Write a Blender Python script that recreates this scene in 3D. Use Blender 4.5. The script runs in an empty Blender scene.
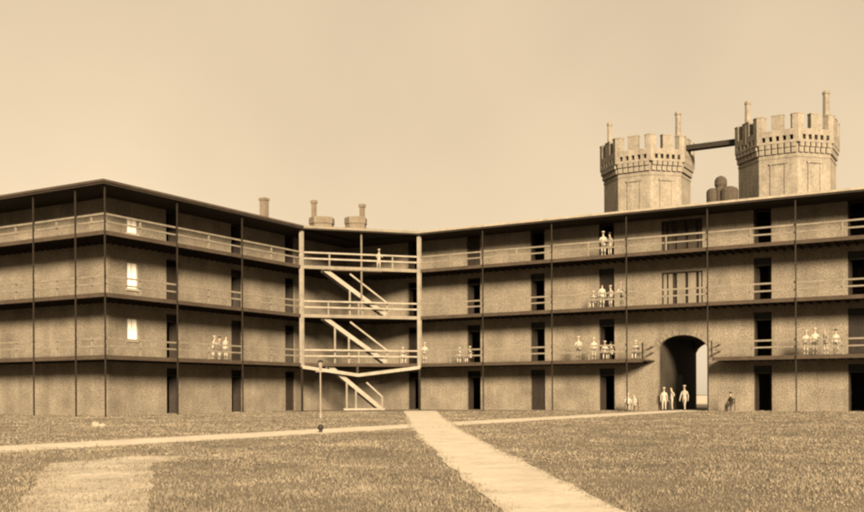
import bpy, bmesh, math, random
import numpy as np
from mathutils import Vector, Matrix
R = math.radians
random.seed(7); np.random.seed(7)
sc = bpy.context.scene
COL = sc.collection

# ------------------------------------------------------------------ camera, sky, sun, exposure
EYE, FOC, PX, HZ = 1.35, 1000.0, 432.0, 394.5          # eye height (m), focal length and principal point in photo pixels
cam = bpy.data.cameras.new('camera'); cam_o = bpy.data.objects.new('camera', cam); COL.objects.link(cam_o)
cam.sensor_fit = 'HORIZONTAL'; cam.sensor_width = 36; cam.lens = 36 * FOC / 864
cam.shift_x = 0.0; cam.shift_y = (HZ - 256) / 864
cam.clip_end = 3000
cam_o.location = (0, 0, EYE); cam_o.rotation_euler = (R(90), R(0.25), 0)
sc.camera = cam_o

SUN_EL, SUN_AZ = R(18), math.atan2(-0.967, 0.18)        # azimuth as a plain x/y angle of the direction towards the sun
sun_dir = Vector((math.cos(SUN_EL) * math.cos(SUN_AZ), math.cos(SUN_EL) * math.sin(SUN_AZ), math.sin(SUN_EL)))
w = bpy.data.worlds.new('World'); sc.world = w; w.use_nodes = True
nt = w.node_tree; nt.nodes.clear()
sky = nt.nodes.new('ShaderNodeTexSky'); sky.sky_type = 'NISHITA'; sky.sun_disc = False
sky.sun_elevation = SUN_EL; sky.sun_rotation = math.pi / 2 - SUN_AZ
sky.dust_density = 1.0; sky.air_density = 1.0; sky.ozone_density = 1.0
bw = nt.nodes.new('ShaderNodeRGBToBW')
po = nt.nodes.new('ShaderNodeMath'); po.operation = 'POWER'; po.inputs[1].default_value = 0.26
tint = nt.nodes.new('ShaderNodeMix'); tint.data_type = 'RGBA'; tint.blend_type = 'MULTIPLY'; tint.inputs[0].default_value = 1
tint.inputs[7].default_value = (1.0, 0.785, 0.525, 1)
# thin uneven overcast veil
tcw = nt.nodes.new('ShaderNodeTexCoord'); nzw = nt.nodes.new('ShaderNodeTexNoise'); nzw.inputs['Scale'].default_value = 3.0; nzw.inputs['Detail'].default_value = 5
mrw = nt.nodes.new('ShaderNodeMapRange'); mrw.inputs[3].default_value = 0.86; mrw.inputs[4].default_value = 1.26
muw = nt.nodes.new('ShaderNodeMath'); muw.operation = 'MULTIPLY'
bg = nt.nodes.new('ShaderNodeBackground'); bg.inputs[1].default_value = 0.15
out = nt.nodes.new('ShaderNodeOutputWorld')
nt.links.new(sky.outputs[0], bw.inputs[0]); nt.links.new(bw.outputs[0], po.inputs[0])
nt.links.new(tcw.outputs['Generated'], nzw.inputs['Vector']); nt.links.new(nzw.outputs[0], mrw.inputs[0])
nt.links.new(po.outputs[0], muw.inputs[0]); nt.links.new(mrw.outputs[0], muw.inputs[1])
nt.links.new(muw.outputs[0], tint.inputs[6]); nt.links.new(tint.outputs[2], bg.inputs[0]); nt.links.new(bg.outputs[0], out.inputs[0])
sl = bpy.data.lights.new('sun', 'SUN'); sl.energy = 5.0; sl.angle = R(13); sl.color = (1.0, 0.80, 0.56)
so = bpy.data.objects.new('sun', sl); COL.objects.link(so); so.rotation_euler = (-sun_dir).to_track_quat('-Z', 'Y').to_euler(); so.location = (0, 0, 60)
vs = sc.view_settings; vs.view_transform = 'Standard'; vs.look = 'None'; vs.gamma = 1; vs.use_curve_mapping = False; vs.exposure = 1.85

# ------------------------------------------------------------------ materials
sc.cycles.filter_width = 2.3
def mat(name, col, rough=0.9, var=0.15, scale=1.0, bump=0.0, bscale=30.0, speck=0.0, streak=0.0, spec=0.2):
    m = bpy.data.materials.new(name); m.use_nodes = True
    n = m.node_tree; L = n.links; b = n.nodes['Principled BSDF']
    b.inputs['Roughness'].default_value = rough; b.inputs['Specular IOR Level'].default_value = spec
    tc = n.nodes.new('ShaderNodeTexCoord'); vec = tc.outputs['Object']
    def noise(s, d, v=vec):
        t = n.nodes.new('ShaderNodeTexNoise'); t.inputs['Scale'].default_value = s; t.inputs['Detail'].default_value = d; t.inputs['Roughness'].default_value = 0.65
        L.new(v, t.inputs['Vector']); return t.outputs[0]
    def ramp(o, lo, hi, a=0.3, c=0.7):
        r = n.nodes.new('ShaderNodeMapRange'); r.inputs[1].default_value = a; r.inputs[2].default_value = c; r.inputs[3].default_value = lo; r.inputs[4].default_value = hi
        L.new(o, r.inputs[0]); return r.outputs[0]
    def mul(a, b2):
        q = n.nodes.new('ShaderNodeMath'); q.operation = 'MULTIPLY'; L.new(a, q.inputs[0]); L.new(b2, q.inputs[1]); return q.outputs[0]
    f = ramp(noise(scale, 6), 1 - var, 1 + var)
    if speck: f = mul(f, ramp(noise(bscale, 3), 1 - speck, 1 + speck))
    if streak:
        mp = n.nodes.new('ShaderNodeMapping'); mp.inputs['Scale'].default_value = (2.2, 2.2, 0.18); L.new(vec, mp.inputs[0])
        f = mul(f, ramp(noise(1.0, 5, mp.outputs[0]), 1 - streak, 1 + streak * 0.6))
    mx = n.nodes.new('ShaderNodeMix'); mx.data_type = 'RGBA'; mx.blend_type = 'MULTIPLY'; mx.inputs[0].default_value = 1
    mx.inputs[6].default_value = (*[c * 0.74 for c in col], 1); L.new(f, mx.inputs[7]); L.new(mx.outputs[2], b.inputs['Base Color'])
    if bump:
        bp = n.nodes.new('ShaderNodeBump'); bp.inputs['Strength'].default_value = bump; bp.inputs['Distance'].default_value = 0.03
        L.new(noise(bscale, 4), bp.inputs['Height']); L.new(bp.outputs[0], b.inputs['Normal'])
    return m
M = dict(
    wall=mat('stucco_wall', (0.165, 0.139, 0.103), 0.95, 0.3, 0.45, 0.8, 10.0, speck=0.55, streak=0.12),
    tower=mat('tower_stucco', (0.205, 0.178, 0.138), 0.95, 0.2, 0.8, 0.6, 5.0, speck=0.22, streak=0.18),
    stone=mat('trim_stone', (0.27, 0.235, 0.175), 0.95, 0.15, 1.5, 0.4, 12.0, speck=0.15),
    brick=mat('chimney_brick', (0.15, 0.122, 0.088), 0.95, 0.2, 2.0, 0.5, 14.0, speck=0.2),
    deck=mat('weathered_deck', (0.05, 0.036, 0.024), 0.9, 0.25, 1.2, 0.3, 12.0, speck=0.2),
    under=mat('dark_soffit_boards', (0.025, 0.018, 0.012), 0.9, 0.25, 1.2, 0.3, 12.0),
    iron=mat('dark_iron', (0.02, 0.015, 0.010), 0.6, 0.2, 3.0),
    rail=mat('faded_rail_paint', (0.165, 0.141, 0.105), 0.8, 0.2, 1.5, speck=0.15, bscale=8),
    white=mat('white_painted_wood', (0.235, 0.207, 0.162), 0.8, 0.22, 1.5, 0.2, 10, speck=0.12),
    door=mat('dark_door_paint', (0.022, 0.016, 0.011), 0.7, 0.3, 2.0, speck=0.2, bscale=9),
    frame=mat('door_frame_paint', (0.03, 0.023, 0.015), 0.8, 0.2, 2.0),
    glass=mat('dark_window_glass', (0.004, 0.003, 0.002), 0.15, 0.1, 2.0, spec=0.08),
    blind=mat('white_window_blind', (0.95, 0.88, 0.76), 0.9, 0.08, 2.0, speck=0.06, bscale=20),
    roof=mat('roof_metal', (0.26, 0.225, 0.17), 0.8, 0.2, 0.6, speck=0.15, bscale=3),
    sand=mat('sandy_path', (0.56, 0.49, 0.385), 0.98, 0.2, 0.9, 0.5, 9.0, speck=0.12),
    flare_earth=mat('flare_pale_earth', (0.47, 0.41, 0.32), 1.0, 0.3, 0.9, 0.6, 8.0, speck=0.25),  # worn sandy earth, its pale tone also carrying a bright light flare
    lawn=mat('dry_lawn_soil', (0.15, 0.124, 0.087), 1.0, 0.35, 0.35, 0.8, 7.0, speck=0.3),
    blade=mat('dry_grass_blades', (0.165, 0.138, 0.098), 0.95, 0.4, 0.25, speck=0.3, bscale=1.3),
    cloth=mat('white_cotton', (0.33, 0.29, 0.23), 0.95, 0.08, 6.0),
    cloth2=mat('pale_grey_cloth', (0.21, 0.182, 0.14), 0.95, 0.1, 6.0),
    dark=mat('dark_wool', (0.03, 0.024, 0.018), 0.95, 0.15, 6.0),
    skin=mat('skin', (0.30, 0.22, 0.15), 0.7, 0.05, 8.0),
    hair=mat('dark_hair', (0.025, 0.018, 0.012), 0.8, 0.1, 8.0),
    wood=mat('chair_wood', (0.06, 0.045, 0.028), 0.7, 0.2, 5.0),
    soot=mat('sooty_metal', (0.06, 0.047, 0.033), 0.9, 0.3, 2.5, speck=0.2, bscale=9),
    lining=mat('dark_passage_plaster', (0.04, 0.032, 0.022), 0.95, 0.25, 0.8, speck=0.2, bscale=6),  # one dark plaster tone, far darker than the outer walls
    lamp=mat('lamp_paint', (0.2, 0.172, 0.13), 0.6, 0.1, 5.0),
)

_n = M['blade'].node_tree; _b = _n.nodes['Principled BSDF']; _src = _b.inputs['Base Color'].links[0].from_socket   # each blade its own tone
_at = _n.nodes.new('ShaderNodeAttribute'); _at.attribute_name = 'tone'; _mx = _n.nodes.new('ShaderNodeMix'); _mx.data_type = 'RGBA'; _mx.blend_type = 'MULTIPLY'; _mx.inputs[0].default_value = 1
_n.links.new(_src, _mx.inputs[6]); _n.links.new(_at.outputs['Fac'], _mx.inputs[7]); _n.links.new(_mx.outputs[2], _b.inputs['Base Color'])

# ------------------------------------------------------------------ helpers
O = Vector((-6.92, 89.6, 0)); TH = math.atan2(-0.5035, 0.864)     # barracks frame: origin at the inner corner of the gallery lines, x along one wing, y into it
FW = Matrix.Translation(O) @ Matrix.Rotation(TH, 4, 'Z'); FI = FW.inverted()
def pray(px, py=HZ): return FI.to_3x3() @ Vector(((px - PX) / FOC, 1, (HZ - py) / FOC))
EYEF = FI @ Vector((0, 0, EYE))
def on_y(px, y, py=HZ):        # point of the barracks frame where a pixel's ray meets the plane y = const
    d = pray(px, py); return EYEF + d * ((y - EYEF.y) / d.y)
def on_x(px, x, py=HZ):
    d = pray(px, py); return EYEF + d * ((x - EYEF.x) / d.x)
def on_ground(px, py):         # world point on the ground
    t = EYE / ((py - HZ) / FOC); return Vector(((px - PX) / FOC * t, t, 0))

class MB:
    def __init__(s): s.v = []; s.f = []; s.mi = []
    def quadbox(s, P, mi=0):   # 8 corners, bottom ring then top ring
        b = len(s.v); s.v += [tuple(p) for p in P]
        for q in ((3, 2, 1, 0), (4, 5, 6, 7), (0, 1, 5, 4), (1, 2, 6, 5), (2, 3, 7, 6), (3, 0, 4, 7)):
            s.f.append(tuple(b + i for i in q)); s.mi.append(mi)
    def box(s, x0, x1, y0, y1, z0, z1, mi=0):
        s.quadbox([(x0, y0, z0), (x1, y0, z0), (x1, y1, z0), (x0, y1, z0), (x0, y0, z1), (x1, y0, z1), (x1, y1, z1), (x0, y1, z1)], mi)
    def prism(s, pts, z0, z1, mi=0):
        n = len(pts); b = len(s.v)
        s.v += [(p[0], p[1], z0) for p in pts] + [(p[0], p[1], z1) for p in pts]
        s.f.append(tuple(b + i for i in reversed(range(n)))); s.f.append(tuple(b + n + i for i in range(n))); s.mi += [mi, mi]
        for i in range(n):
            j = (i + 1) % n; s.f.append((b + i, b + j, b + n + j, b + n + i)); s.mi.append(mi)
    def beam(s, p, q, wd, ht, mi=0):   # square beam between two points, wd sideways, ht in the vertical plane
        p, q = Vector(p), Vector(q); d = (q - p).normalized()
        side = d.cross(Vector((0, 0, 1)))
        side = Vector((1, 0, 0)) if side.length < 1e-4 else side.normalized()
        up = side.cross(d).normalized(); a = side * wd / 2; u = up * ht / 2
        s.quadbox([p - a - u, p + a - u, q + a - u, q - a - u, p - a + u, p + a + u, q + a + u, q - a + u], mi)
    def lathe(s, prof, n=12, c=(0, 0), mi=0):
        b = len(s.v)
        for r, z in prof:
            for k in range(n):
                a = 2 * math.pi * k / n; s.v.append((c[0] + r * math.cos(a), c[1] + r * math.sin(a), z))
        for i in range(len(prof) - 1):
            for k in range(n):
                k2 = (k + 1) % n; s.f.append((b + i * n + k, b + i * n + k2, b + (i + 1) * n + k2, b + (i + 1) * n + k)); s.mi.append(mi)
        s.f.append(tuple(b + k for k in reversed(range(n)))); s.mi.append(mi)
        t = b + (len(prof) - 1) * n; s.f.append(tuple(t + k for k in range(n))); s.mi.append(mi)
    def facade(s, x0, x1, z0, z1, holes, y0, y1, mi=0):
        # a wall slab in the xz plane between y0 (front) and y1 with real openings
        xs = sorted(set([x0, x1] + [h[0] for h in holes] + [h[1] for h in holes])); zs = sorted(set([z0, z1] + [h[2] for h in holes] + [h[3] for h in holes]))
        solid = {}
        for i in range(len(xs) - 1):
            for k in range(len(zs) - 1):
                cx, cz = (xs[i] + xs[i + 1]) / 2, (zs[k] + zs[k + 1]) / 2
                solid[i, k] = not any(h[0] < cx < h[1] and h[2] < cz < h[3] for h in holes)
        for (i, k), on in solid.items():
            if not on: continue
            a, b, c, d = xs[i], xs[i + 1], zs[k], zs[k + 1]
            n = len(s.v)
            s.v += [(a, y0, c), (b, y0, c), (b, y0, d), (a, y0, d), (a, y1, c), (b, y1, c), (b, y1, d), (a, y1, d)]
            fs = [(0, 1, 2, 3), (7, 6, 5, 4)]
            if not solid.get((i - 1, k)): fs.append((0, 3, 7, 4))
            if not solid.get((i + 1, k)): fs.append((1, 5, 6, 2))
            if not solid.get((i, k - 1)): fs.append((0, 4, 5, 1))
            if not solid.get((i, k + 1)): fs.append((3, 2, 6, 7))
            for q in fs: s.f.append(tuple(n + t for t in q)); s.mi.append(mi)
    def mesh(s, name, mats, off=(0, 0, 0), swap=False):
        me = bpy.data.meshes.new(name)
        o = Vector(off); me.from_pydata([tuple(Vector(v) - o) for v in s.v], [], s.f)
        for m in (mats if isinstance(mats, (list, tuple)) else [mats]): me.materials.append(M[m])
        me.polygons.foreach_set('material_index', s.mi); me.update()
        bm = bmesh.new(); bm.from_mesh(me); bmesh.ops.recalc_face_normals(bm, faces=bm.faces); bm.to_mesh(me); bm.free()
        return me
    def build(s, name, mats, parent=None, off=None):
        if off is None: off = parent['_o'] if parent is not None and '_o' in parent else (0, 0, 0)
        return link(name, s.mesh(name, mats, off), parent)
def link(name, data, parent=None, loc=(0, 0, 0), rz=0):
    o = bpy.data.objects.new(name, data); COL.objects.link(o); o.parent = parent; o.location = loc; o.rotation_euler = (0, 0, rz)
    return o
def tag(o, label=None, cat=None, group=None, kind=None):
    if label: o['label'] = label
    if cat: o['category'] = cat
    if group: o['group'] = group
    if kind: o['kind'] = kind
    return o
def thing(name, label, cat, at=(0, 0, 0), group=None):
    # a thing whose parts are written in barracks coordinates; its Empty stands at the barracks point `at`
    o = bpy.data.objects.new(name, None); COL.objects.link(o); o.empty_display_size = 0.3
    o.location = FW @ Vector(at); o.rotation_euler = (0, 0, TH); o['_o'] = tuple(at)
    return tag(o, label, cat, group)

# ------------------------------------------------------------------ levels and plan
FL = [0.0, 3.98, 8.05, 12.1]       # top of each gallery floor
EAVE = 15.05; TOP = 15.3
G, LW = 2.9, 11.0                  # gallery depth, depth of the rooms
AX, BY = 6.78, 7.67                # feet of the cut corner on the two gallery lines
YE = -28.5                         # gallery line at the end of the left wing
XR = 62.7                          # far end of the right wing
DT = 0.22                          # deck thickness

# ------------------------------------------------------------------ ground and paths
g = MB(); S = 900
N = 24
for j in range(N + 1):
    for i in range(N + 1):
        g.v.append((-S + 2 * S * i / N, -S + 2 * S * j / N, 0))
for j in range(N):
    for i in range(N):
        g.f.append((j * (N + 1) + i, j * (N + 1) + i + 1, (j + 1) * (N + 1) + i + 1, (j + 1) * (N + 1) + i)); g.mi.append(0)
tag(g.build('ground', 'lawn'), kind='structure')
PATHS = []
def strip(name, cl, z, jit=0.05, step=0.5, mt='sand'):
    """cl: list of (x, y, half width); a ribbon with ragged trodden edges"""
    P = []
    for (a, b) in zip(cl[:-1], cl[1:]):
        d = math.hypot(b[0] - a[0], b[1] - a[1]); n = max(2, int(d / step))
        for k in range(n): t = k / n; P.append([a[i] + (b[i] - a[i]) * t for i in range(3)])
    P.append(list(cl[-1])); PATHS.append(P)
    m = MB(); r1 = r2 = 0
    for i, p in enumerate(P):
        q, o2 = P[min(i + 1, len(P) - 1)], P[max(i - 1, 0)]
        d = Vector((q[0] - o2[0], q[1] - o2[1])).normalized(); nn = Vector((-d.y, d.x))
        r1 = r1 * 0.6 + random.uniform(-jit, jit); r2 = r2 * 0.6 + random.uniform(-jit, jit)
        m.v += [(p[0] + nn.x * (p[2] + r1), p[1] + nn.y * (p[2] + r1), z), (p[0] - nn.x * (p[2] + r2), p[1] - nn.y * (p[2] + r2), z)]
        if i: b = 2 * i; m.f.append((b - 2, b - 1, b + 1, b)); m.mi.append(0)
    return tag(m.build(name, mt), kind='structure')
strip('path', [(2.1, 3.0, 0.75), (1.42, 12.8, 0.72), (0.75, 25, 0.8), (0.05, 41, 0.95), (-0.5, 62, 1.1), (-1.0, 82.0, 1.35)], 0.012)
vdir = Vector((0.504, 0.8635)); arch_c = FW @ Vector((on_y(683, G).x, G, 0))
ac = Vector((arch_c.x, arch_c.y))
cl = [(*(ac + vdir * t), 1.45) for t in (24, 6, -3, -20, -35, -46, -56, -64, -75)]
strip('path', cl, 0.008)
m = MB(); a_ = [FW @ Vector(p) for p in ((-30, G + LW + 5, 0), (XR + 40, G + LW + 5, 0), (XR + 140, G + LW + 500, 0), (-130, G + LW + 500, 0))]
m.v = [(p.x, p.y, .014) for p in a_]; m.f = [(0, 1, 2, 3)]; m.mi = [0]; tag(m.build('parade_ground', 'sand'), kind='structure')
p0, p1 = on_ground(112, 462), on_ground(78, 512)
strip('flare_pale_ground', [(p0.x + 0.3, p0.y + 2.4, 0.7), (p0.x - 0.2, p0.y, 1.0), (p1.x, p1.y, 0.75), (p1.x - 0.3, p1.y - 3, 0.8)], 0.004, 0.05, 0.3, 'flare_earth')  # pale patch beside the path: light flare painted as a strip of sandy earth

def on_path(x, y, pad):
    hit = np.zeros(len(x), bool)
    for P in PATHS:
        for p in P[::2]: hit |= (x - p[0]) ** 2 + (y - p[1]) ** 2 < np.maximum(0, p[2] + pad) ** 2
    return hit
def grass(n, d0, d1, h0, h1, name, label, lat=0.62):
    d = d0 * (d1 / d0) ** (np.random.rand(n) ** 0.8); x = (np.random.rand(n) * 2 - 1) * lat * d; y = d
    keep = ~on_path(x, y, -0.03 + np.where((x < -2.5) & (y < 26), -np.abs(np.random.normal(0, .55, n)), 0) - np.abs(np.random.normal(0, .05, n)))
    clump = 0.5 + 0.5 * np.sin(x * 1.9 + 1.3 * np.sin(y * 0.7)) * np.sin(y * 1.3 + 1.7 * np.sin(x * 0.8))
    big = 0.5 + 0.5 * np.sin(x * .43 + 2.1 * np.sin(y * .21 + 1)) * np.sin(y * .37 + 1.6 * np.sin(x * .29))
    clump = clump * .6 + big * .4; weed = np.random.rand(n) < .012
    keep &= np.random.rand(n) < 0.2 + 0.8 * clump
    # extra tufts creeping over the trodden edges
    ex_, ey_ = [], []
    for k, P in enumerate(PATHS):
        for p, q in zip(P[:-1], P[1:]):
            dist = math.hypot(p[0], p[1])
            if p[1] < 6 or dist > 60: continue
            L_ = math.hypot(q[0] - p[0], q[1] - p[1]); c = int(L_ * (1700 if k == 2 else 900) / max(8, dist)); nx_, ny_ = -(q[1] - p[1]) / L_, (q[0] - p[0]) / L_
            for sd in (-1, 1):
                t = np.random.rand(c); off = sd * (p[2] + (np.random.normal(-.05, .22, c) if k == 2 else np.random.normal(.0, .07, c)))
                ex_.append(p[0] + (q[0] - p[0]) * t + nx_ * off); ey_.append(p[1] + (q[1] - p[1]) * t + ny_ * off)
    ex_, ey_ = np.concatenate(ex_), np.concatenate(ey_); ne = len(ex_)
    x = np.concatenate([x, ex_]); y = np.concatenate([y, ey_]); d = np.concatenate([d, np.hypot(ex_, ey_)]); clump = np.concatenate([clump, np.full(ne, .45)])
    weed = np.concatenate([weed, np.zeros(ne, bool)]); keep = np.concatenate([keep, np.ones(ne, bool)])
    x, y, d, clump, weed = x[keep], y[keep], d[keep], clump[keep], weed[keep]; n = len(x)
    h = (h0 + (h1 - h0) * np.random.rand(n) ** 2) * (0.5 + 0.9 * clump) * np.where(weed, 2.2, 1); wd = 0.007 * np.maximum(1, d / 11)
    a = np.random.rand(n) * math.pi * 2; lean = np.random.rand(n) * 0.7 * h; la = np.random.rand(n) * math.pi * 2
    v = np.zeros((n, 3, 3)); cx, sx = np.cos(a) * wd, np.sin(a) * wd
    v[:, 0] = np.stack([x - cx, y - sx, np.zeros(n)], 1); v[:, 1] = np.stack([x + cx, y + sx, np.zeros(n)], 1)
    v[:, 2] = np.stack([x + np.cos(la) * lean, y + np.sin(la) * lean, h], 1)
    me = bpy.data.meshes.new(name); me.vertices.add(3 * n); me.vertices.foreach_set('co', v.ravel())
    me.loops.add(3 * n); me.loops.foreach_set('vertex_index', np.arange(3 * n)); me.polygons.add(n)
    me.polygons.foreach_set('loop_start', np.arange(n) * 3); me.update(calc_edges=True); me.materials.append(M['blade'])
    at = me.attributes.new('tone', 'FLOAT', 'FACE'); at.data.foreach_set('value', (0.75 + 0.5 * np.random.rand(n)).astype(np.float32))
    tag(link(name, me), label, 'grass', kind='stuff')
grass(420000, 8.5, 80, 0.015, 0.06, 'grass', 'short dry grass growing over the yard lawn')

# ------------------------------------------------------------------ doors, windows (shared meshes, standing in openings of the wall)
_cache = {}
def shared(key, fn):
    if key not in _cache: _cache[key] = fn()
    return _cache[key]
def door_meshes(wd, ht):
    wd, ht = round(wd, 2), round(ht, 2)
    hb = ht - .6
    def fr():
        m = MB(); m.box(-wd / 2, -wd / 2 + .08, 0.14, .26, 0, ht); m.box(wd / 2 - .08, wd / 2, 0.14, .26, 0, ht)
        m.box(-wd / 2 + .08, wd / 2 - .08, .14, .26, ht - .08, ht); m.box(-wd / 2 + .08, wd / 2 - .08, .14, .26, hb, hb + .08)
        return m.mesh('door', 'frame')
    def leaf():
        m = MB(); lw = wd / 2 - .09
        m.box(0.004, lw, 0, .035, 0.01, hb - .01)
        for z0, z1 in ((.2, .85), (1.0, 1.7), (1.85, hb - .15)):
            m.box(.1, lw - .1, -.012, 0, z0, z1)
        for z in (0.5, 1.3): m.box(lw - .06, lw - .02, -.04, 0, z, z + .1)
        return m.mesh('leaf', 'door')
    def pane():
        m = MB(); m.box(-wd / 2 + .08, wd / 2 - .08, .2, .21, hb + .08, ht - .08); return m.mesh('transom_pane', 'glass')
    return [shared((k, wd, ht), f) for k, f in (('fr', fr), ('leaf', leaf), ('pane', pane))]
def add_door(wing, x, y, z, wd, ht, rz=0, ajar=0.0):
    # rz turns the door from the right wing's wall (facing -y) to another wall
    fr, lf, pn = door_meshes(wd, ht); o = Vector(wing['_o'])
    d = link('door', fr, wing, Vector((x, y, z)) - o, rz)
    h = round(wd, 2) / 2 - .085
    link('leaf', lf, d, (-h, .2, 0), ajar); link('leaf', lf, d, (h, .24, 0), math.pi - ajar * .93)
    link('transom_pane', pn, d); return d
def add_window(wing, x, y, z, wd, ht, rz=0, blind=True):
    wd, ht = round(wd, 2), round(ht, 2); o = Vector(wing['_o'])
    def fr():
        m = MB(); t = .07
        m.box(-wd / 2, -wd / 2 + t, .1, .2, 0, ht); m.box(wd / 2 - t, wd / 2, .1, .2, 0, ht)
        m.box(-wd / 2 + t, wd / 2 - t, .1, .2, 0, t); m.box(-wd / 2 + t, wd / 2 - t, .1, .2, ht - t, ht)
        m.box(-.014, .014, .17, .195, t, ht - t)
        return m.mesh('window', 'white')
    def bl():
        m = MB(); m.box(-wd / 2 + .07, wd / 2 - .07, .2, .22, .07, ht - .07); return m.mesh('blind', 'blind' if blind else 'glass')
    def si():
        m = MB(); m.box(-wd / 2 - .1, wd / 2 + .1, -.1, .2, -.12, -.002); return m.mesh('sill', 'stone')
    d = link('window', shared(('w', wd, ht), fr), wing, Vector((x, y, z)) - o, rz)
    link('blind' if blind else 'pane', shared(('b', wd, ht, blind), bl), d); link('sill', shared(('s', wd), si), d); return d

def rails(wing, p, q, z, mt='rail', nmid=1, zb=0.0):
    """two board rails between two posts plus a short upright between them, each a part"""
    jz = lambda: random.uniform(-.025, .025)
    p, q = Vector((p[0], p[1], z)), Vector((q[0], q[1], z)); d = (q - p)
    for h, ht in ((1.12, .12), (.62, .11)):
        m = MB(); m.beam(p + Vector((0, 0, h + jz())), q + Vector((0, 0, h + jz())), .07, ht); m.build('top_rail' if h > 1 else 'mid_rail', mt, wing)
    for k in range(nmid):
        c = p + d * ((k + 1) / (nmid + 1)); n = d.cross(Vector((0, 0, 1))).normalized() * .085
        m = MB(); m.box(c.x + n.x - .05, c.x + n.x + .05, c.y + n.y - .05, c.y + n.y + .05, z + .004, z + 1.1); m.build('upright', mt, wing)

# ------------------------------------------------------------------ right wing
RW = thing('barracks_wing', 'long four storey barracks wing with open galleries and an arched gateway', 'building', (30, G, 0))
HD = 3.4
doors_r = [on_y(a, G).x for a in (414.5, 474, 538, 607, 763, 858)]
doors_r.append(doors_r[-1] + 6.4)
DW = 1.3
ax0, ax1 = on_y(658, G).x, on_y(707.5, G).x
spring, apex = on_y(658, G, 349.5).z, on_y(683, G, 336).z
tx0, tx1 = on_y(662, G).x, on_y(703, G).x
holes = []
for x in doors_r:
    for z in FL: holes.append((x - DW / 2, x + DW / 2, z + .02, z + HD))
holes.append((ax0, ax1, -.01, apex))
for z in FL[2:]: holes.append((tx0, tx1, z + .02, z + 2.75))
m = MB(); m.facade(-G, XR, -.3, EAVE - .02, holes, G, G + .5)
# spandrels that turn the square head of the gateway into a segmental arch
def arch_z(x): 
    hw = (ax1 - ax0) / 2; t = (x - (ax0 + ax1) / 2) / hw; return spring + (apex - spring) * math.sqrt(max(0, 1 - t * t)) ** 1.25
def arch_fill(m, y0, y1):
    n = 18
    for i in range(n):
        a, b = ax0 + (ax1 - ax0) * i / n, ax0 + (ax1 - ax0) * (i + 1) / n
        za, zb = arch_z(a), arch_z(b)
        m.quadbox([(a, y0, za), (b, y0, zb), (b, y1, zb), (a, y1, za), (a, y0, apex + .003), (b, y0, apex + .003), (b, y1, apex + .003), (a, y1, apex + .003)])
arch_fill(m, G + .003, G + .497)
m.build('front_wall', 'wall', RW)
m = MB(); m.facade(-G, XR, -.3, EAVE - .02, [(ax0, ax1, -.01, apex)], G + LW - .5, G + LW); arch_fill(m, G + LW - .497, G + LW - .003)
m.build('back_wall', 'wall', RW)
m = MB(); m.box(XR - .5, XR - .004, G + .504, G + LW - .504, -.3, EAVE - .02); m.build('end_wall', 'wall', RW)
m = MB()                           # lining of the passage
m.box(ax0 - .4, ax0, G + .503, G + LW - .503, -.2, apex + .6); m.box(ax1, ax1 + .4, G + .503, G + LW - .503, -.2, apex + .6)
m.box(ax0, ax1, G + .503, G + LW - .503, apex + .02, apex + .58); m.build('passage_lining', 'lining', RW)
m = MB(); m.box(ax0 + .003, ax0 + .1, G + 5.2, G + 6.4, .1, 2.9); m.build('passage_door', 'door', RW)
# archway trim: voussoir stones round the head
nv = 13; hw = (ax1 - ax0) / 2; cx = (ax0 + ax1) / 2
for i in range(nv):
    a0, a1 = (i + .06) / nv, (i + .94) / nv; m = MB(); P = []
    for t in (a0, a1):
        x = ax0 + (ax1 - ax0) * (0.5 - 0.5 * math.cos(math.pi * t)); z = arch_z(x)
        n = Vector(((x - cx) / hw * 0.9, 0, 1.0)).normalized(); P.append(((x, z), (x + n.x * .42, z + n.z * .42)))
    (p0_, q0), (p1_, q1) = P
    m.quadbox([(p0_[0], G - .035, p0_[1]), (p1_[0], G - .035, p1_[1]), (p1_[0], G + .01, p1_[1]), (p0_[0], G + .01, p0_[1]),
               (q0[0], G - .035, q0[1]), (q1[0], G - .035, q1[1]), (q1[0], G + .01, q1[1]), (q0[0], G + .01, q0[1])])
    m.build('arch_stone', 'wall', RW)
for i, x in enumerate(doors_r):
    for k, z in enumerate(FL):
        add_door(RW, x, G, z + .02, DW, HD - .02, ajar=0 if (i * 3 + k) % 5 == 1 else 1.35 + .2 * ((i + k) % 3 - 1))
# wide triple doorway over the gate
for k, z in enumerate(FL[2:]):
    W = tx1 - tx0; fm = 'white' if k == 0 else 'frame'
    m = MB()
    m.box(tx0, tx0 + .1, G + .1, G + .25, z + .02, z + 2.75); m.box(tx1 - .1, tx1, G + .1, G + .25, z + .02, z + 2.75); m.box(tx0 + .1, tx1 - .1, G + .1, G + .25, z + 2.65, z + 2.75)
    fr = m.build('triple_doorway', 'frame', RW)
    xs = [tx0 + W * t for t in (.12, .24, .32, .57, .63, .86, .92, .965)]
    for a, b in ((.04, .115), (.16, .26), (.37, .57), (.64, .83), (.90, .96)):
        m = MB(); m.box(tx0 + W * a, tx0 + W * b, G + .13, G + .22, z + .03, z + 2.64); m.build('shutter', 'rail' if k == 0 else 'frame', fr, off=RW['_o'])
    m = MB(); m.box(tx0 + .1, tx1 - .1, G + .3, G + .34, z + .03, z + 2.64); m.build('dark_door', 'door', fr, off=RW['_o'])
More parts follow.
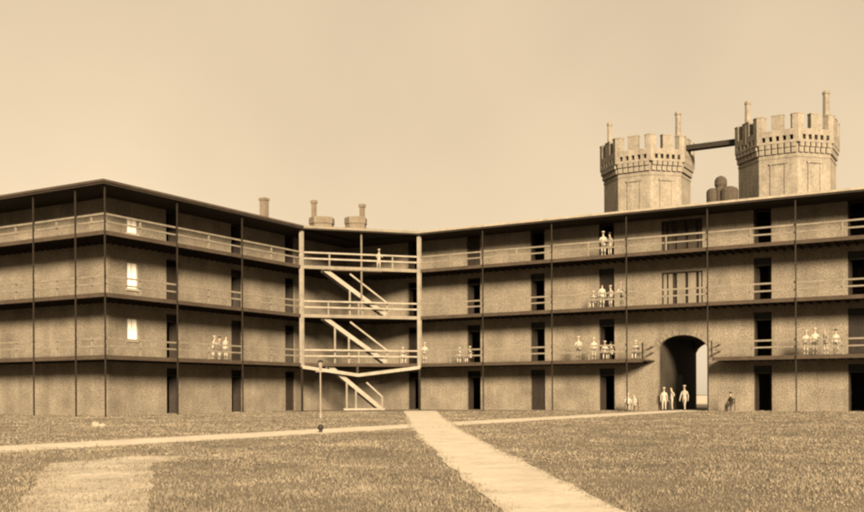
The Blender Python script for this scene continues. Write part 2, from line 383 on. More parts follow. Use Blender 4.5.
for lv, z in enumerate(FL[1:]):
    m = MB()
    if lv == 0: m.box(-G, ax0 - .41, G + .51, G + LW - .51, z - .3, z - .02); m.box(ax1 + .41, XR - .51, G + .51, G + LW - .51, z - .3, z - .02)
    else: m.box(-G, XR - .51, G + .51, G + LW - .51, z - .3, z - .02)
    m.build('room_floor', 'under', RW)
    m = MB(); m.box(-G, ax0 - .41, G + 5, G + 5.2, z - .019, z + 2.95) if lv == 0 else m.box(-G, XR - .51, G + 5, G + 5.2, z - .019, z + 2.95); m.build('partition', 'wall', RW)
posts_r = [AX + 6.2 * k for k in range(1, 10)]
gapL, gapR = on_y(643, 0).x, on_y(712, 0).x
for lv, z in enumerate(FL):
    if not lv: continue
    spans = [(0, gapL), (gapR, XR)] if lv == 1 else [(0, XR)]
    for a, b in spans:
        m = MB(); m.box(a + .006, b, .03, G - .004, z - DT + .1, z); m.build('gallery_deck', 'deck', RW)
        m = MB(); m.box(a + .006, b, -.03, .027, z - DT - .02, z + .03); m.build('deck_fascia', 'deck', RW)
        m = MB(); x = a + .5
        while x < b - .2: m.box(x, x + .07, .03, G - .006, z - DT - .06, z - DT + .097); x += .62
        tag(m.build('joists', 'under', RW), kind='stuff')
        st = [p for p in [AX] + posts_r if a - .1 < p < b + .1] + ([b] if b < XR else [])
        if a > 1: st = [a] + st
        for p, q in zip(st[:-1], st[1:]):
            if q - p > .3: rails(RW, (p + .06, 0.05), (q - .06, 0.05), z, nmid=1 if q - p > 3 else 0)
        if lv == 1:                # rails closing the gallery beside the gateway
            e = b if b < XR else a
            m = MB(); m.box(e - .09, e + .01, .0 if e == b else .09, .1, z, z + 1.25); m.build('newel', 'iron', RW)
            rails(RW, (e - .05, .14), (e - .05, G - .05), z, mt='wall', nmid=0)
for p in posts_r:
    m = MB(); m.box(p - .04, p + .04, -.12, -.04, 0, EAVE - .01); o = m.build('post', 'iron', RW)
# roof
m = MB()
m.quadbox([(.006, -.4, EAVE), (XR + .4, -.4, EAVE), (XR + .4, G + LW + .3, EAVE), (.006, G + LW + .3, EAVE),
           (.006, -.4, TOP), (XR + .4, -.4, TOP), (XR + .4, G + LW + .3, TOP + .55), (.006, G + LW + .3, TOP + .55)], 0)
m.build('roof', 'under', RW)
m = MB(); m.box(.006, XR + .4, -.47, -.403, EAVE + .13, TOP + .04); m.build('eave_gutter', 'roof', RW)

LD = 14.0
# ------------------------------------------------------------------ left wing
LWG = thing('barracks_wing', 'shorter four storey barracks wing with galleries turning round its free end', 'building', (-G, -14, 0))
doors_l = [(on_x(a, -G).y) for a in (173.2, 237.2, 290.3)]
win_l = on_x(133.5, -G).y
# built in a turned frame: s runs along the wall (s = -y), front faces +x
m = MB(); hl = []
for y in doors_l:
    for z in FL: hl.append((y - DW / 2, y + DW / 2, z + .02, z + HD))
wz = [(1, 1.3, 2.9), (2, .85, 2.8), (3, .75, 1.95)]
for lv, a, b in wz: hl.append((win_l - .55, win_l + .55, FL[lv] + a, FL[lv] + b))
m.facade(YE + G, G - .004, -.3, EAVE - .02, hl, -G, -G - .5)
m.v = [(y, x, z) for (x, y, z) in m.v]
m.build('front_wall', 'wall', LWG)
m = MB(); m.box(-G - LD, -G - .504, YE + G, YE + G + .5, -.3, EAVE - .02); m.build('end_wall', 'wall', LWG)
m = MB(); m.box(-G - LD, -G - LD + .5, YE + G + .504, G + LW, -.3, EAVE - .02); m.box(-G - LD + .504, -G - .006, G + LW - .5, G + LW, -.3, EAVE - .02); m.build('back_wall', 'wall', LWG)
for i, y in enumerate(doors_l):
    for k, z in enumerate(FL): add_door(LWG, -G, y, z + .02, DW, HD - .02, rz=math.pi / 2, ajar=0 if (i + k) % 5 == 2 else 1.4 + .15 * ((i + k) % 3 - 1))
for lv, a, b in wz: add_window(LWG, -G, win_l, FL[lv] + a, 1.1, b - a, rz=math.pi / 2)
for z in FL[1:]:
    m = MB(); m.box(-G - LD + .51, -G - .51, YE + G + .51, G, z - .3, z - .02); m.build('room_floor', 'under', LWG)
posts_l = [on_x(a, 0).y for a in (242, 177)] + [YE]
XE = -G - LD - 1
pe = [on_y(77, YE).x]; 
while pe[-1] > XE + 3: pe.append(pe[-1] - 4.2)
for lv, z in enumerate(FL):
    if not lv: continue
    m = MB(); m.box(-G + .004, -.03, YE + .03, G - .006, z - DT + .1, z); m.box(XE, -G, YE + .03, YE + G - .004, z - DT + .1, z); m.build('gallery_deck', 'deck', LWG)
    m = MB(); m.box(-.027, .03, YE - .03, -.006, z - DT - .02, z + .03); m.build('deck_fascia', 'deck', LWG)
    m = MB(); m.box(XE, -.03, YE - .03, YE + .027, z - DT - .02, z + .03); m.build('deck_fascia', 'deck', LWG)
    m = MB(); y = YE + G + .3
    while y < -.2: m.box(-G + .006, -.032, y, y + .07, z - DT - .06, z - DT + .097); y += .62
    x = XE + .3
    while x < -.3: m.box(x, x + .07, YE + .032, YE + G - .006, z - DT - .06, z - DT + .097); x += .62
    tag(m.build('joists', 'under', LWG), kind='stuff')
    st = [-BY] + posts_l
    for p, q in zip(st[:-1], st[1:]): rails(LWG, (-.05, p - .06), (-.05, q + .06), z)
    st = [0] + pe
    for p, q in zip(st[:-1], st[1:]): rails(LWG, (p - .06, YE + .05), (q + .06, YE + .05), z)
for y in posts_l:
    m = MB(); m.box(.04, .12, y - .04, y + .04, 0, EAVE - .01); m.build('post', 'iron', LWG)
for x in pe:
    m = MB(); m.box(x - .04, x + .04, YE - .12, YE - .04, 0, EAVE - .01); m.build('post', 'iron', LWG)
m = MB()
m.quadbox([(XE - .3, YE - .4, EAVE), (.4, YE - .4, EAVE), (.4, -.006, EAVE), (XE - .3, -.006, EAVE), (XE - .3, YE - .4, TOP), (.4, YE - .4, TOP), (.4, -.006, TOP), (XE - .3, -.006, TOP + .4)])
m.box(XE - .3, -.006, 0, G + LW + .3, EAVE, TOP + .3)
m.build('roof', 'under', LWG)
m = MB(); m.box(.403, .47, YE - .47, -.006, EAVE + .13, TOP + .04); m.box(XE - .3, .40, YE - .47, YE - .403, EAVE + .13, TOP + .04); m.build('eave_gutter', 'deck', LWG)
cz = TOP + .2
c = on_x(265, -G - 5); ch = thing('chimney', 'lone square brick chimney on the roof of the shorter wing', 'chimney', (c.x, c.y, cz))
zt = on_x(265, -G - 5, 197.5).z
m = MB(); m.box(c.x - .3, c.x + .3, c.y - .3, c.y + .3, cz - .2, zt - .22); m.build('stack', 'brick', ch)
m = MB(); m.box(c.x - .36, c.x + .36, c.y - .36, c.y + .36, zt - .22, zt); m.build('cap', 'brick', ch)

# ------------------------------------------------------------------ cut corner gallery between the wings
A, B = Vector((AX, 0, 0)), Vector((0, -BY, 0)); CH = (A - B).length; ex = (A - B) / CH; ed = Vector((-ex.y, ex.x, 0))   # along the cut, and inwards
def C(s, d, z): v = B + ex * s + ed * d; return Vector((v.x, v.y, z))
dO = -(B.dot(ed)); sO = -(B.dot(ex))
CG = thing('corner_gallery', 'white posted gallery cutting diagonally across the inner corner between the two wings', 'gallery', tuple(C(CH / 2, 0, 0)))
def lim(d): t = d / dO; return sO * t, CH + (sO - CH) * t
S0, S1, D0, D1 = 1.9, 7.3, .32, 1.5             # stair well
for lv, z in enumerate(FL):
    if not lv: continue
    m = MB()
    def poly(s0, s1, d0, d1):
        l0, r0 = lim(d0); l1, r1 = lim(d1)
        a0 = l0 if s0 is None else s0; a1 = l1 if s0 is None else s0; b0 = r0 if s1 is None else s1; b1 = r1 if s1 is None else s1
        m.prism([C(a0, d0, 0)[:2], C(b0, d0, 0)[:2], C(b1, d1, 0)[:2], C(a1, d1, 0)[:2]], z - .13, z)
    poly(None, None, .03, D0); poly(None, S0, D0, D1); poly(S1, None, D0, D1); poly(None, None, D1, dO - .06)
    m.build('gallery_deck', 'deck', CG)
    m = MB(); m.quadbox([C(0.1, -.03, z - .24), C(CH - .1, -.03, z - .24), C(CH - .1, .027, z - .24), C(.1, .027, z - .24), C(.1, -.03, z + .03), C(CH - .1, -.03, z + .03), C(CH - .1, .027, z + .03), C(.1, .027, z + .03)])
    m.build('deck_fascia', 'rail' if lv > 1 else 'deck', CG)
    for h, ht in ((1.12, .13), (.62, .13)):
        m = MB(); m.beam(C(.15, .06, z + h), C(CH - .15, .06, z + h), .07, ht); m.build('top_rail' if h > 1 else 'mid_rail', 'white', CG)
    for s in {3: (2.4, 7.9), 2: (2.3, 4.9), 1: (4.9, 8.6)}[lv]:
        m = MB(); m.beam(C(s, .14, z + .003), C(s, .14, z + 1.15), .09, .09); m.build('upright', 'white', CG)
for s0 in (0, CH):
    c = C(s0, -.02, 0); m = MB(); m.box(c.x - .14, c.x + .14, c.y - .14, c.y + .14, FL[1] - .3, EAVE - .003); m.build('white_post', 'white', CG)
    m = MB(); m.box(c.x - .07, c.x + .07, c.y - .07, c.y + .07, 0, FL[1] - .304); m.build('lower_post', 'iron', CG)
m = MB(); m.beam(C(5.15, .1, FL[2] + .003), C(5.15, .1, EAVE - .003), .1, .1); m.build('slim_post', 'rail', CG)
zv = 3.0; mid = 4.75                            # sagging white tie under the first deck
for s0, s1 in ((.02, mid), (CH - .02, mid)):
    m = MB(); m.beam(C(s0, -.14, FL[1] - .3), C(s1, -.14, zv), .14, .27); m.build('tie_beam', 'white', CG)
m = MB(); m.beam(C(mid, .02, zv - .1), C(mid, .02, FL[1] - .25), .14, .14); m.build('king_post', 'deck', CG)
m = MB()
e0, e1 = C(-.1, -.45, 0), C(CH + .1, -.45, 0)
m.prism([e0[:2], e1[:2], (AX + .35, -.007), (.0, -.007), (.007, -BY - .3)], EAVE, TOP); m.build('roof', 'under', CG)
m = MB(); m.quadbox([C(-.1, -.53, EAVE + .1), C(CH + .1, -.53, EAVE + .1), C(CH + .1, -.46, EAVE + .1), C(-.1, -.46, EAVE + .1), C(-.1, -.53, TOP + .05), C(CH + .1, -.53, TOP + .05), C(CH + .1, -.46, TOP + .05), C(-.1, -.46, TOP + .05)])
m.build('eave_fascia', 'rail', CG)
# flights of stairs
def flight(z0, z1, s0, s1, label, rail_from, legs):
    st = thing('staircase', label, 'staircase', tuple(C((s0 + s1) / 2, 1, z0)), 'stair flights in the corner gallery')
    for d in (.4, 1.42):
        m = MB(); m.beam(C(s1, d, z0 + .16), C(s0, d, z1 - .2), .08, .34); m.build('stringer', 'white', st)
    n = 19
    for k in range(n):
        t = (k + .5) / n; p = C(s1 + (s0 - s1) * t, .45, z0 + .12 + (z1 - z0 - .2) * t); q = C(s1 + (s0 - s1) * t, 1.37, 0); q.z = p.z
        m = MB(); m.beam(p, q, .29, .04); m.build('tread', 'rail', st)
    def zl(s): t = (s1 - s) / (s1 - s0); return z0 + .16 + (z1 - .2 - z0 - .16) * t
    m = MB(); m.beam(C(rail_from, .36, zl(rail_from) + 1.2), C(s1 + .1, .36, zl(s1) + 1.0), .07, .13); m.build('handrail', 'white', st)
    m = MB(); m.beam(C(s1 + .1, .36, z0 + .003), C(s1 + .1, .36, zl(s1) + 1.05), .1, .1); m.build('newel', 'white', st)
    for s in legs:
        m = MB(); m.beam(C(s, .4, z0 + .003), C(s, .4, zl(s) - .18), .11, .11); m.build('support', 'white', st)
    return st
flight(FL[2], FL[3], 2.0, 7.35, 'white wooden stair flight between the two upper decks of the corner gallery', 4.2, (4.2, 5.3))
flight(FL[1], FL[2], 2.0, 7.35, 'white wooden stair flight between the lowest and middle corner gallery decks', 4.2, (2.9, 4.1))
fs = flight(0, FL[1], 2.4, 6.9, 'white wooden stair flight from the lawn up to the lowest corner gallery deck', 5.6, (3.9, 4.7))
m = MB(); m.beam(C(3.6, .36, .12), C(7.2, .36, .12), .12, .16); m.build('sill_board', 'white', fs)

# ------------------------------------------------------------------ gate towers (octagonal)
def tower(name, label, pl, pr, bl, br, YC, py_top, chim):
    cx = on_y((pl + pr) / 2, YC).x; dep = (FW @ Vector((cx, YC, 0))).y
    RP = (pr - pl) / 2 / FOC * dep * 1.01; RB = (br - bl) / 2 / FOC * dep * 1.01
    t = thing(name, label, 'tower', (cx, YC, 0), 'crenellated gate towers'); o = Vector(t['_o'])
    ca = math.cos(math.pi / 8); ap, ab = RP * ca, RB * ca; sp, sb = 2 * RP * math.sin(math.pi / 8), 2 * RB * math.sin(math.pi / 8)
    ztop = on_y((pl + pr) / 2 + 4, YC - ap, py_top).z
    zc = ztop - 3.3; zm = ztop - 1.25; e = RP - RB
    def ring(r): return [(cx + r * math.cos(math.pi / 8 + k * math.pi / 4), YC + r * math.sin(math.pi / 8 + k * math.pi / 4)) for k in range(8)]
    m = MB(); m.prism(ring(RB), 0, zc + 1.2); m.build('shaft', 'tower', t)
    m = MB(); m.prism(ring(RB + .05), zc - .22, zc - .06); m.build('string_course', 'tower', t)
    cb = MB(); cb.box(-.2, .2, -e + .05, .02, .6, .95); cb.box(-.2, .2, -e * .5, .02, .15, .6); cme = cb.mesh('corbel', 'tower')
    mw = sp * .29
    mm = MB(); mm.box(-mw / 2, mw / 2, 0, .45, 0, 1.16); mm.box(-mw / 2 - .03, mw / 2 + .03, -.03, .48, 1.16, 1.25); mid_me = mm.mesh('merlon', 'tower')
    vm = MB(); hw_ = sp * .15; ang = math.pi / 8       # bent merlon folded round a corner of the octagon
    def vpts(g_):
        ro, ri = RP + g_, RP - .45 / ca - g_; V0 = Vector((ro, 0)); V1 = Vector((ri, 0))
        d1 = Vector((-math.sin(ang), math.cos(ang))) * (hw_ + g_); d2 = Vector((-math.sin(ang), -math.cos(ang))) * (hw_ + g_)
        return [V0 + d2, V0, V0 + d1, V1 + d1, V1, V1 + d2]
    vm.prism(vpts(0), 0, 1.16); vm.prism(vpts(.03), 1.16, 1.25); v_me = vm.mesh('merlon', 'tower')
    for k in range(8):
        a = k * math.pi / 4; nrm = Vector((math.sin(a), -math.cos(a), 0))          # face 0 looks at the yard
        c0 = Vector((cx, YC, 0))
        nb = 6
        for q in range(nb):
            p = c0 + nrm * ab + Vector((math.cos(a), math.sin(a), 0)) * (sb * ((q + .5) / nb - .5)); p.z = zc; link('corbel', cme, t, p - o, a)
        hs = [(sp * (q / 6 - .5) - .14, sp * (q / 6 - .5) + .14, zc + 1.16, zc + 1.56) for q in range(1, 6)]
        m = MB(); m.facade(-sp / 2, sp / 2, zc + .95, zm, hs, -ap, -ap + .45)
        rt = (ap - .45) / ap
        m.v = [((x * rt if abs(abs(x) - sp / 2) < 1e-6 and y > -ap + .1 else x), y, z) for x, y, z in m.v]
        R2 = Matrix.Rotation(a, 3, 'Z'); m.v = [tuple(R2 @ Vector(v) + c0) for v in m.v]
        m.build('parapet', 'tower', t)
        p = c0 + nrm * ap; p.z = zm; link('merlon', mid_me, t, p - o, a)
        p = c0.copy(); p.z = zm; link('merlon', v_me, t, p - o, a + math.pi / 8)
    m = MB(); m.prism(ring(RP - .52 / ca), zc + 1.21, zm - .3); m.build('tower_roof', 'iron', t)
    for k in (0, 1):                                    # tall narrow blind windows with raised surrounds
        a = k * math.pi / 4; R2 = Matrix.Rotation(a, 3, 'Z'); z0p, z1p = TOP + .3, zc - .7
        fr = MB(); fr.box(-.62, -.5, -ab - .09, -ab + .02, z0p, z1p); fr.box(.5, .62, -ab - .09, -ab + .02, z0p, z1p); fr.box(-.72, .72, -ab - .13, -ab + .02, z1p, z1p + .15)
        fr.v = [tuple(R2 @ Vector(v) + Vector((cx, YC, 0))) for v in fr.v]; fr.build('window_surround', 'tower', t)
        fr = MB(); fr.box(-.5, .5, -ab - .02, -ab + .01, z0p, z1p); fr.v = [tuple(R2 @ Vector(v) + Vector((cx, YC, 0))) for v in fr.v]; fr.build('blind_window', 'tower', t)
    for deg, wd, px, py in chim:                        # slender chimney shafts on the parapet
        a = R(deg); X, Y = cx + (RP - .55) * math.cos(a), YC + (RP - .55) * math.sin(a); top = on_y(px, Y, py).z
        m = MB(); m.lathe([(wd * .56, zm - .6), (wd * .5, top - .3), (wd * .62, top - .26), (wd * .6, top - .08), (wd * .45, top)], 8, (X, Y)); m.build('chimney_shaft', 'tower', t)
    return cx, YC, RP, ap, zc, zm
YC = G + LW + 1.0
T1 = tower('gate_tower', 'octagonal crenellated stucco tower on the side of the gateway nearer the corner gallery', 602, 694, 606, 690, YC, 134, ((-135, .42, 607, 124), (-25, .5, 676, 113.5)))
T2 = tower('gate_tower', 'octagonal crenellated stucco tower on the side of the gateway farther from the corner gallery', 738, 838, 741.5, 834.5, YC, 114.5, ((-135, .46, 744, 103.5), (-25, .5, 825, 93)))
# footbridge between the towers
xb0, xb1 = T1[0] + T1[3] - .1, T2[0] - T2[3] + .1; yb = YC - .4; zb = on_y(716, yb, 146).z
fb = thing('footbridge', 'dark plank footbridge spanning between the two crenellated towers', 'footbridge', ((xb0 + xb1) / 2, yb, zb))
m = MB(); m.box(xb0, xb1, yb - .4, yb + .4, zb + .1, zb + .2); m.build('deck', 'iron', fb)
for d in (-.36, .36):
    m = MB(); m.box(xb0, xb1, yb + d - .06, yb + d + .06, zb - .22, zb + .098); m.build('beam', 'iron', fb)
# bell turret on the roof between the towers
c = on_y(722, G + 7); zr = TOP + .3
bt = thing('roof_cupola', 'dark rounded cupola on the roof between the two crenellated towers', 'cupola', (c.x, c.y, zr))
k = 75 / 1000
z1 = on_y(722, G + 7, 190).z; z2 = on_y(722, G + 7, 177).z
for s, w_ in ((-.85, .5), (.8, .72)):
    m = MB(); m.lathe([(w_, zr - .2), (w_ * 1.04, z1 - .25), (w_ * .9, z1 - .05), (w_ * .5, z1 + .08), (.02, z1 + .1)], 14, (c.x + s * .82, c.y)); m.build('shoulder', 'soot', bt)
m = MB(); m.lathe([(.5, zr - .1), (.5, z1 - .1), (.42, z1 + .1), (.52, z1 + .35), (.5, z2 - .35), (.35, z2 - .12), (.1, z2)], 14, (c.x - .05, c.y + .1)); m.build('dome', 'soot', bt)
# small turrets beyond the corner
def turret(px0, px1, pc, pyc, label, y):
    a, b = on_y(px0, y), on_y(px1, y); c = (a + b) / 2; r = (b.x - a.x) / 2; zt = on_y((px0 + px1) / 2, y, 217.5).z
    t = thing('corner_turret', label, 'turret', (c.x, y, TOP), 'small turrets on the corner roof')
    m = MB(); m.lathe([(r * .93, TOP - .2), (r * .93, zt - .75), (r, zt - .65), (r, zt - .12), (r * .94, zt)], 8, (c.x, y)); m.build('drum', 'brick', t)
    x = on_y(pc, y).x; zc = on_y(pc, y, pyc).z
    m = MB(); m.box(x - .2, x + .2, y - .2, y + .2, zt - .6, zc - .3); m.box(x - .27, x + .27, y - .27, y + .27, zc - .3, zc); m.build('chimney_shaft', 'brick', t)
turret(312, 333, 314.8, 200, 'low octagonal roof turret with slender chimney, nearer the lone brick chimney', 9)
turret(347, 366, 363, 204, 'low octagonal roof turret with slender chimney, farther from the lone brick chimney', 9)

# ------------------------------------------------------------------ things on the lawn
p = on_ground(320.5, 417.5)
lp = bpy.data.objects.new('lamp_post', None); COL.objects.link(lp); lp.location = p; tag(lp, 'slender pale lamp post with a small lantern standing on the lawn', 'lamp post')
hl_ = (417.5 - 360) / FOC * p.y
m = MB(); m.lathe([(.11, 0), (.11, .25), (.05, .32), (.04, hl_ - .55), (.07, hl_ - .52), (.03, hl_ - .45)], 12); m.build('pole', 'lamp', lp)
m = MB(); m.box(-.28, .28, -.025, .025, hl_ - .68, hl_ - .63); m.build('ladder_bar', 'lamp', lp)
ln = MB(); ln.lathe([(.09, hl_ - .448), (.16, hl_ - .12), (.165, hl_ - .11)], 6); lno = ln.build('lantern', 'lamp', lp)
m = MB(); m.lathe([(.2, hl_ - .108), (.12, hl_ - .02), (.03, hl_ + .03), (.02, hl_ + .08)], 6); m.build('cap', 'iron', lno)
p = on_ground(320.5, 432)
hy = bpy.data.objects.new('iron_bollard', None); COL.objects.link(hy); hy.location = p; tag(hy, 'small dark round headed bollard in the grass beside the path', 'bollard')
m = MB(); m.lathe([(.07, 0), (.06, .08), (.07, .09)], 10); m.build('stem', 'iron', hy)
m = MB(); m.lathe([(.05, .085), (.1, .12), (.115, .18), (.09, .25), (.04, .285), (.005, .29)], 14); m.build('round_head', 'iron', hy)
def rock(name, p, r, label, grp):
    bm = bmesh.new(); bmesh.ops.create_icosphere(bm, subdivisions=2, radius=r)
    rnd = random.Random(int(p.x * 100))
    for v in bm.verts: v.co *= rnd.uniform(.8, 1.12); v.co.z *= .75
    me = bpy.data.meshes.new(name); bm.to_mesh(me); bm.free(); me.materials.append(M['stone'])
    tag(link(name, me, None, (p.x, p.y, r * .4)), label, 'stone', grp)
rock('pale_stone', on_ground(96, 425), .2, 'larger of two pale stones lying on the lawn by the wing end', 'stones on the lawn')
rock('pale_stone', on_ground(102.5, 425.5), .15, 'smaller of two pale stones lying on the lawn by the wing end', 'stones on the lawn')

# ------------------------------------------------------------------ people
def body(pose):
    """one skinned surface; faces -y, feet on z = 0; pose: stand, lean, walk, sit"""
    V = []; E = []; RD = []
    def vtx(p, r): V.append(p); RD.append(r); return len(V) - 1
    def chain(st, pts):
        k = st
        for p, r in pts:
            n = vtx(p, r); E.append((k, n)); k = n
        return k
    sit = pose == 'sit'; hz = .5 if sit else .95
    pel = vtx((0, 0, hz), (.15, .12))
    fw = -.12 if pose == 'lean' else (-.03 if sit else 0)
    chest = chain(pel, [((0, fw * .3, hz + .2), (.135, .1)), ((0, fw * .8, hz + .42), (.165, .115))])
    neck = chain(chest, [((0, fw, hz + .56), (.06, .06))])
    hd = chain(neck, [((0, fw - .015, hz + .66), (.075, .08)), ((0, fw - .01, hz + .76), (.085, .1)), ((0, fw, hz + .83), (.06, .07))])
    n = vtx((0, fw - .115, hz + .735), (.018, .018)); E.append((hd - 1, n))
    for s in (-1, 1):
        sh = chain(chest, [((s * .19, fw * .8, hz + .47), (.062, .062))])
        if pose == 'lean': arm = [((s * .27, fw - .16, hz + .22), (.05, .05)), ((s * .2, fw - .4, hz + .22), (.038, .038)), ((s * .18, fw - .47, hz + .215), (.035, .025))]
        elif sit: arm = [((s * .26, fw - .06, hz + .2), (.05, .05)), ((s * .16, fw - .28, hz + .16), (.038, .038)), ((s * .13, fw - .36, hz + .14), (.035, .025))]
        elif pose == 'walk': arm = [((s * .25, s * .1, hz + .18), (.05, .05)), ((s * .25, s * .16 - .1, hz - .06), (.038, .038)), ((s * .245, s * .18 - .12, hz - .15), (.035, .025))]
        elif pose == 'hip' and s > 0: arm = [((.34, .08, hz + .24), (.05, .05)), ((.2, -.06, hz + .08), (.038, .038)), ((.15, -.12, hz + .06), (.035, .025))]
        else: arm = [((s * .25, .02, hz + .18), (.05, .05)), ((s * .26, -.05, hz - .08), (.038, .038)), ((s * .255, -.07, hz - .17), (.035, .022))]
        h = chain(sh, arm); hp = Vector(V[h]); hd_ = (hp - Vector(V[h - 1])).normalized()
        sd = hd_.cross(Vector((1, 0, 0))).normalized()
        for q, (o, ln_) in enumerate(((-.03, .075), (-.01, .09), (.01, .085), (.03, .065))):
            a = hp + sd * o + hd_ * .05; b = a + hd_ * ln_ * .5 + Vector((-s * .008, 0, 0)); chain(h, [(tuple(a), (.009, .009)), (tuple(b), (.008, .008))])
        a = hp - sd * .045 + hd_ * .01; chain(h, [(tuple(a), (.011, .011)), (tuple(a + hd_ * .045 - sd * .012), (.009, .009))])
        if sit: leg = [((s * .1, -.05, hz), (.095, .09)), ((s * .12, -.42, hz + .02), (.065, .065)), ((s * .12, -.44, .25), (.055, .058)), ((s * .12, -.42, .08), (.042, .045)), ((s * .13, -.56, .04), (.04, .03))]
        elif pose == 'walk': leg = [((s * .1, 0, hz - .08), (.095, .095)), ((s * .1, -s * .18 - .04, .5), (.065, .065)), ((s * .1, -s * .24 + .05, .28), (.055, .058)), ((s * .1, -s * .28 + .08, .08), (.042, .045)), ((s * .11, -s * .28 - .06, .035), (.04, .03))]
        else: leg = [((s * .1, 0, hz - .08), (.095, .095)), ((s * .11, -.02, .5), (.065, .065)), ((s * .11, .0, .28), (.055, .058)), ((s * .11, .02, .08), (.042, .045)), ((s * .13, -.12, .035), (.04, .03))]
        chain(pel, leg)
    me = bpy.data.meshes.new('b'); me.from_pydata(V, E, []); ob = bpy.data.objects.new('b', me); COL.objects.link(ob)
    md = ob.modifiers.new('s', 'SKIN'); md.use_smooth_shade = True
    for i, r in enumerate(RD): me.skin_vertices[0].data[i].radius = r; me.skin_vertices[0].data[i].use_root = (i == 0)
    ob.modifiers.new('d', 'SUBSURF').levels = 1
    dg = bpy.context.evaluated_depsgraph_get(); r = bpy.data.meshes.new_from_object(ob.evaluated_get(dg)); bpy.data.objects.remove(ob)
    zmin = min(v.co.z for v in r.vertices)
    for v in r.vertices: v.co.z -= zmin
    hs = [V[i] for i in range(len(V))]
    mi = []
    for p in r.polygons:
        c = p.center; z = c.z
        if z > hz + .62: k = 3 if (c.y > fw - .02 and z > hz + .7) else 2
        elif z < .1: k = 4
        elif sit and c.y < -.1 and z < hz + .09 and abs(c.x) < .24: k = 1
        elif not sit and z < hz + .02 and abs(c.x) < .215: k = 1
        else: k = 0
        mi.append(k)
    r.polygons.foreach_set('material_index', mi); r.polygons.foreach_set('use_smooth', [True] * len(r.polygons))
    return r, hz, fw
BODY = {p: body(p) for p in ('stand', 'lean', 'walk', 'sit', 'hip')}
SETS = {'white': ('cloth', 'cloth', 'skin', 'hair', 'dark'), 'whitecoat': ('cloth', 'cloth2', 'skin', 'hair', 'dark'), 'greycoat': ('cloth2', 'cloth', 'skin', 'hair', 'dark'), 'dark': ('dark', 'dark', 'skin', 'hair', 'dark')}
_pm = {}
def cap_mesh(mt):
    m = MB(); m.lathe([(.1, 0), (.108, .03), (.115, .08), (.1, .1), (.01, .105)], 14); m.box(-.07, .07, -.16, -.09, 0, .012); return m.mesh('cap', mt)
def person(F, face, pose, suit, label, grp, cap='white', sc_=None):
    sc_ = sc_ or random.uniform(.94, 1.05)
    me, hz, fw = BODY[pose]; key = (pose, suit)
    if key not in _pm:
        q = me.copy(); q.materials.clear()
        for n in SETS[suit]: q.materials.append(M[n])
        # copying drops indices when the slots are cleared, so set them again
        a = np.zeros(len(me.polygons), int); me.polygons.foreach_get('material_index', a); q.polygons.foreach_set('material_index', a); _pm[key] = q
    w_ = FW @ Vector(F); o = link('person', _pm[key], None, w_, TH + face); o.scale = (sc_,) * 3
    tag(o, label, 'person', grp)
    if cap:
        c = shared(('cap', cap), lambda: cap_mesh('cloth' if cap == 'white' else 'dark')); link('cap', c, o, (0, fw - .005, hz + .845))
    return o
def chair(F, face, label, back=True):
    w_ = FW @ Vector(F); t = bpy.data.objects.new('wooden_chair', None); COL.objects.link(t); t.location = w_; t.rotation_euler = (0, 0, TH + face); tag(t, label, 'chair', 'wooden chairs under the galleries')
    m = MB(); m.box(-.22, .22, -.3, .16, .385, .42); m.build('seat', 'wood', t)
    for x in (-.2, .2):
        m = MB(); m.box(x - .02, x + .02, -.28, -.24, 0, .383); m.build('leg', 'wood', t)
        m = MB(); m.box(x - .02, x + .02, .16, .2, 0, .95); m.build('leg', 'wood', t)
    for z in (.55, .7, .85):
        m = MB(); m.box(-.178, .178, .17, .19, z, z + .08); m.build('back_slat', 'wood', t)
def gp(px, lv, y=.75): v = on_y(px, y); return (v.x, y, FL[lv] + .003 if lv else 0)
def gl(px, lv, x=-.75): v = on_x(px, x); return (x, v.y, FL[lv] + .003)
PG = 'people in pale clothes along the galleries'
def seated(F, face, suit, label, chl, cap='white', grp=PG): person(F, face, 'sit', suit, label, grp, cap); chair(F, face, chl)
CF = math.atan2(ex.y, ex.x)
cs = (385 - 302) / 118 * CH; person(C(cs, 2.1, FL[3] + .003), CF, 'lean', 'white', 'person in white leaning near the rail of the highest corner gallery deck', PG)
cs = (405 - 302) / 118 * CH; seated(C(cs, .75, FL[1] + .003), CF, 'white', 'person in white seated on the lowest corner gallery deck beside the white post', 'wooden chair on the lowest corner gallery deck')
person(gp(425, 1), .5, 'lean', 'white', 'person in white leaning on the first gallery rail just past the white post', PG)
seated(gp(460, 1), .3, 'white', 'person in white seated on first gallery, short of the second doorway', 'wooden chair on first gallery short of the second doorway')
seated(gp(470.5, 1), -.4, 'white', 'person in white seated before the second doorway of the first gallery', 'wooden chair before the second doorway of the first gallery')
seated(gp(594, 2), 0, 'white', 'person in white seated on second gallery beside a standing group', 'wooden chair on second gallery beside a standing group')
person(gp(602.5, 2), .6, 'stand', 'white', 'bareheaded person in white standing in the doorway group on second gallery', PG, None)
person(gp(611, 2, 1.0), -.5, 'stand', 'white', 'person in white and white cap standing in the doorway group on second gallery', PG)
person(gp(622.5, 2), -.2, 'lean', 'whitecoat', 'person in white coat leaning on second gallery rail close to a post', PG)
person(gp(604, 3), .3, 'lean', 'white', 'person in white leaning on the highest gallery rail before a doorway', PG)
person(gp(610.5, 3, 1.1), -.4, 'stand', 'greycoat', 'person in grey coat standing before a doorway on the highest gallery', PG, 'dark')
person(gp(579, 1), .2, 'lean', 'whitecoat', 'person in white coat leaning on first gallery rail apart from others', PG)
person(gp(594, 1), .4, 'hip', 'white', 'person in white standing on first gallery beside a doorway with seated people', PG)
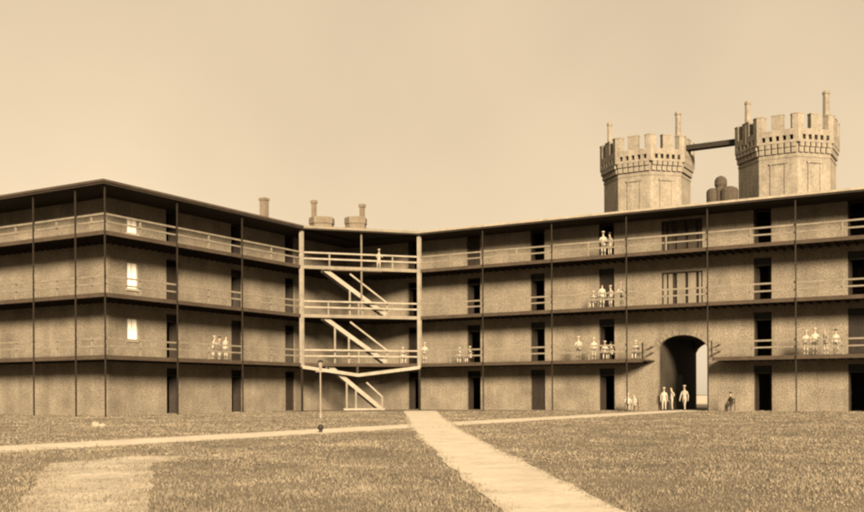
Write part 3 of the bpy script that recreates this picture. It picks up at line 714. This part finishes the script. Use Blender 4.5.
seated(gp(605, 1), .4, 'white', 'person in white seated in the first gallery doorway, nearer the standing person', 'wooden chair in first gallery doorway, nearer the standing person')
seated(gp(611.5, 1), -.4, 'whitecoat', 'person in white coat seated in the first gallery doorway with dark cap', 'wooden chair in first gallery doorway, nearer the gallery end', 'dark')
seated(gp(636, 1), 0, 'white', 'person in white seated where the first gallery breaks off beside the gateway', 'wooden chair where the first gallery breaks off')
for px, po_, su, la, cp in ((806, 'lean', 'white', 'person in white leaning on first gallery rail just beyond the last post', 'white'), (815, 'hip', 'whitecoat', 'person in white coat standing in the first gallery group beyond the gateway', 'white'),
                         (826, 'lean', 'greycoat', 'person in grey coat leaning in the first gallery group beyond the gateway', None), (836, 'stand', 'white', 'person in white and dark cap standing in the first gallery group beyond the gateway', 'dark')):
    person(gp(px, 1), random.uniform(-.4, .4), po_, su, la, PG, cp)
for px, po_, su, la, cp in ((213, 'lean', 'white', 'person in white leaning on the first rail of the shorter wing', 'white'), (219.5, 'stand', 'greycoat', 'person in grey coat standing on first gallery of the shorter wing', 'dark'), (226, 'hip', 'white', 'bareheaded person in white standing on first gallery of the shorter wing', None)):
    person(gl(px, 1), math.pi / 2 + random.uniform(-.4, .4), po_, su, la, PG, cp)
GG = 'people in pale clothes on the ground by the gateway'
person((on_y(664, G - .4).x, G - .4, 0.012), .3, 'stand', 'white', 'person in white standing in the gateway close to its jamb', GG, 'white', .96)
person((on_y(671.5, G + .5).x, G + .5, 0.012), -.8, 'hip', 'white', 'bareheaded person in white standing midway in the gateway', GG, None, 1.02)
person((on_y(684.5, G - .2).x, G - .2, 0.012), -.1, 'walk', 'white', 'person in white walking out through the middle of the gateway', GG, 'white', 1.04)
seated((on_y(628, .9).x, .9, 0), .3, 'white', 'person in white seated on the ground floor beside a gallery post', 'wooden chair at the foot of a gallery post by the gateway', 'white', GG)
seated((on_y(634.5, .9).x, .9, 0), -.3, 'whitecoat', 'person in white coat seated between the gallery post and the gateway', 'wooden chair between the gallery post and the gateway', None, GG)
seated((on_y(731, .9).x, .9, 0), -.6, 'dark', 'person in dark clothes seated against the wall beyond the gateway', 'wooden chair against the wall beyond the gateway', 'dark', 'people in dark clothes')

for o in bpy.data.objects:
    if '_o' in o: del o['_o']
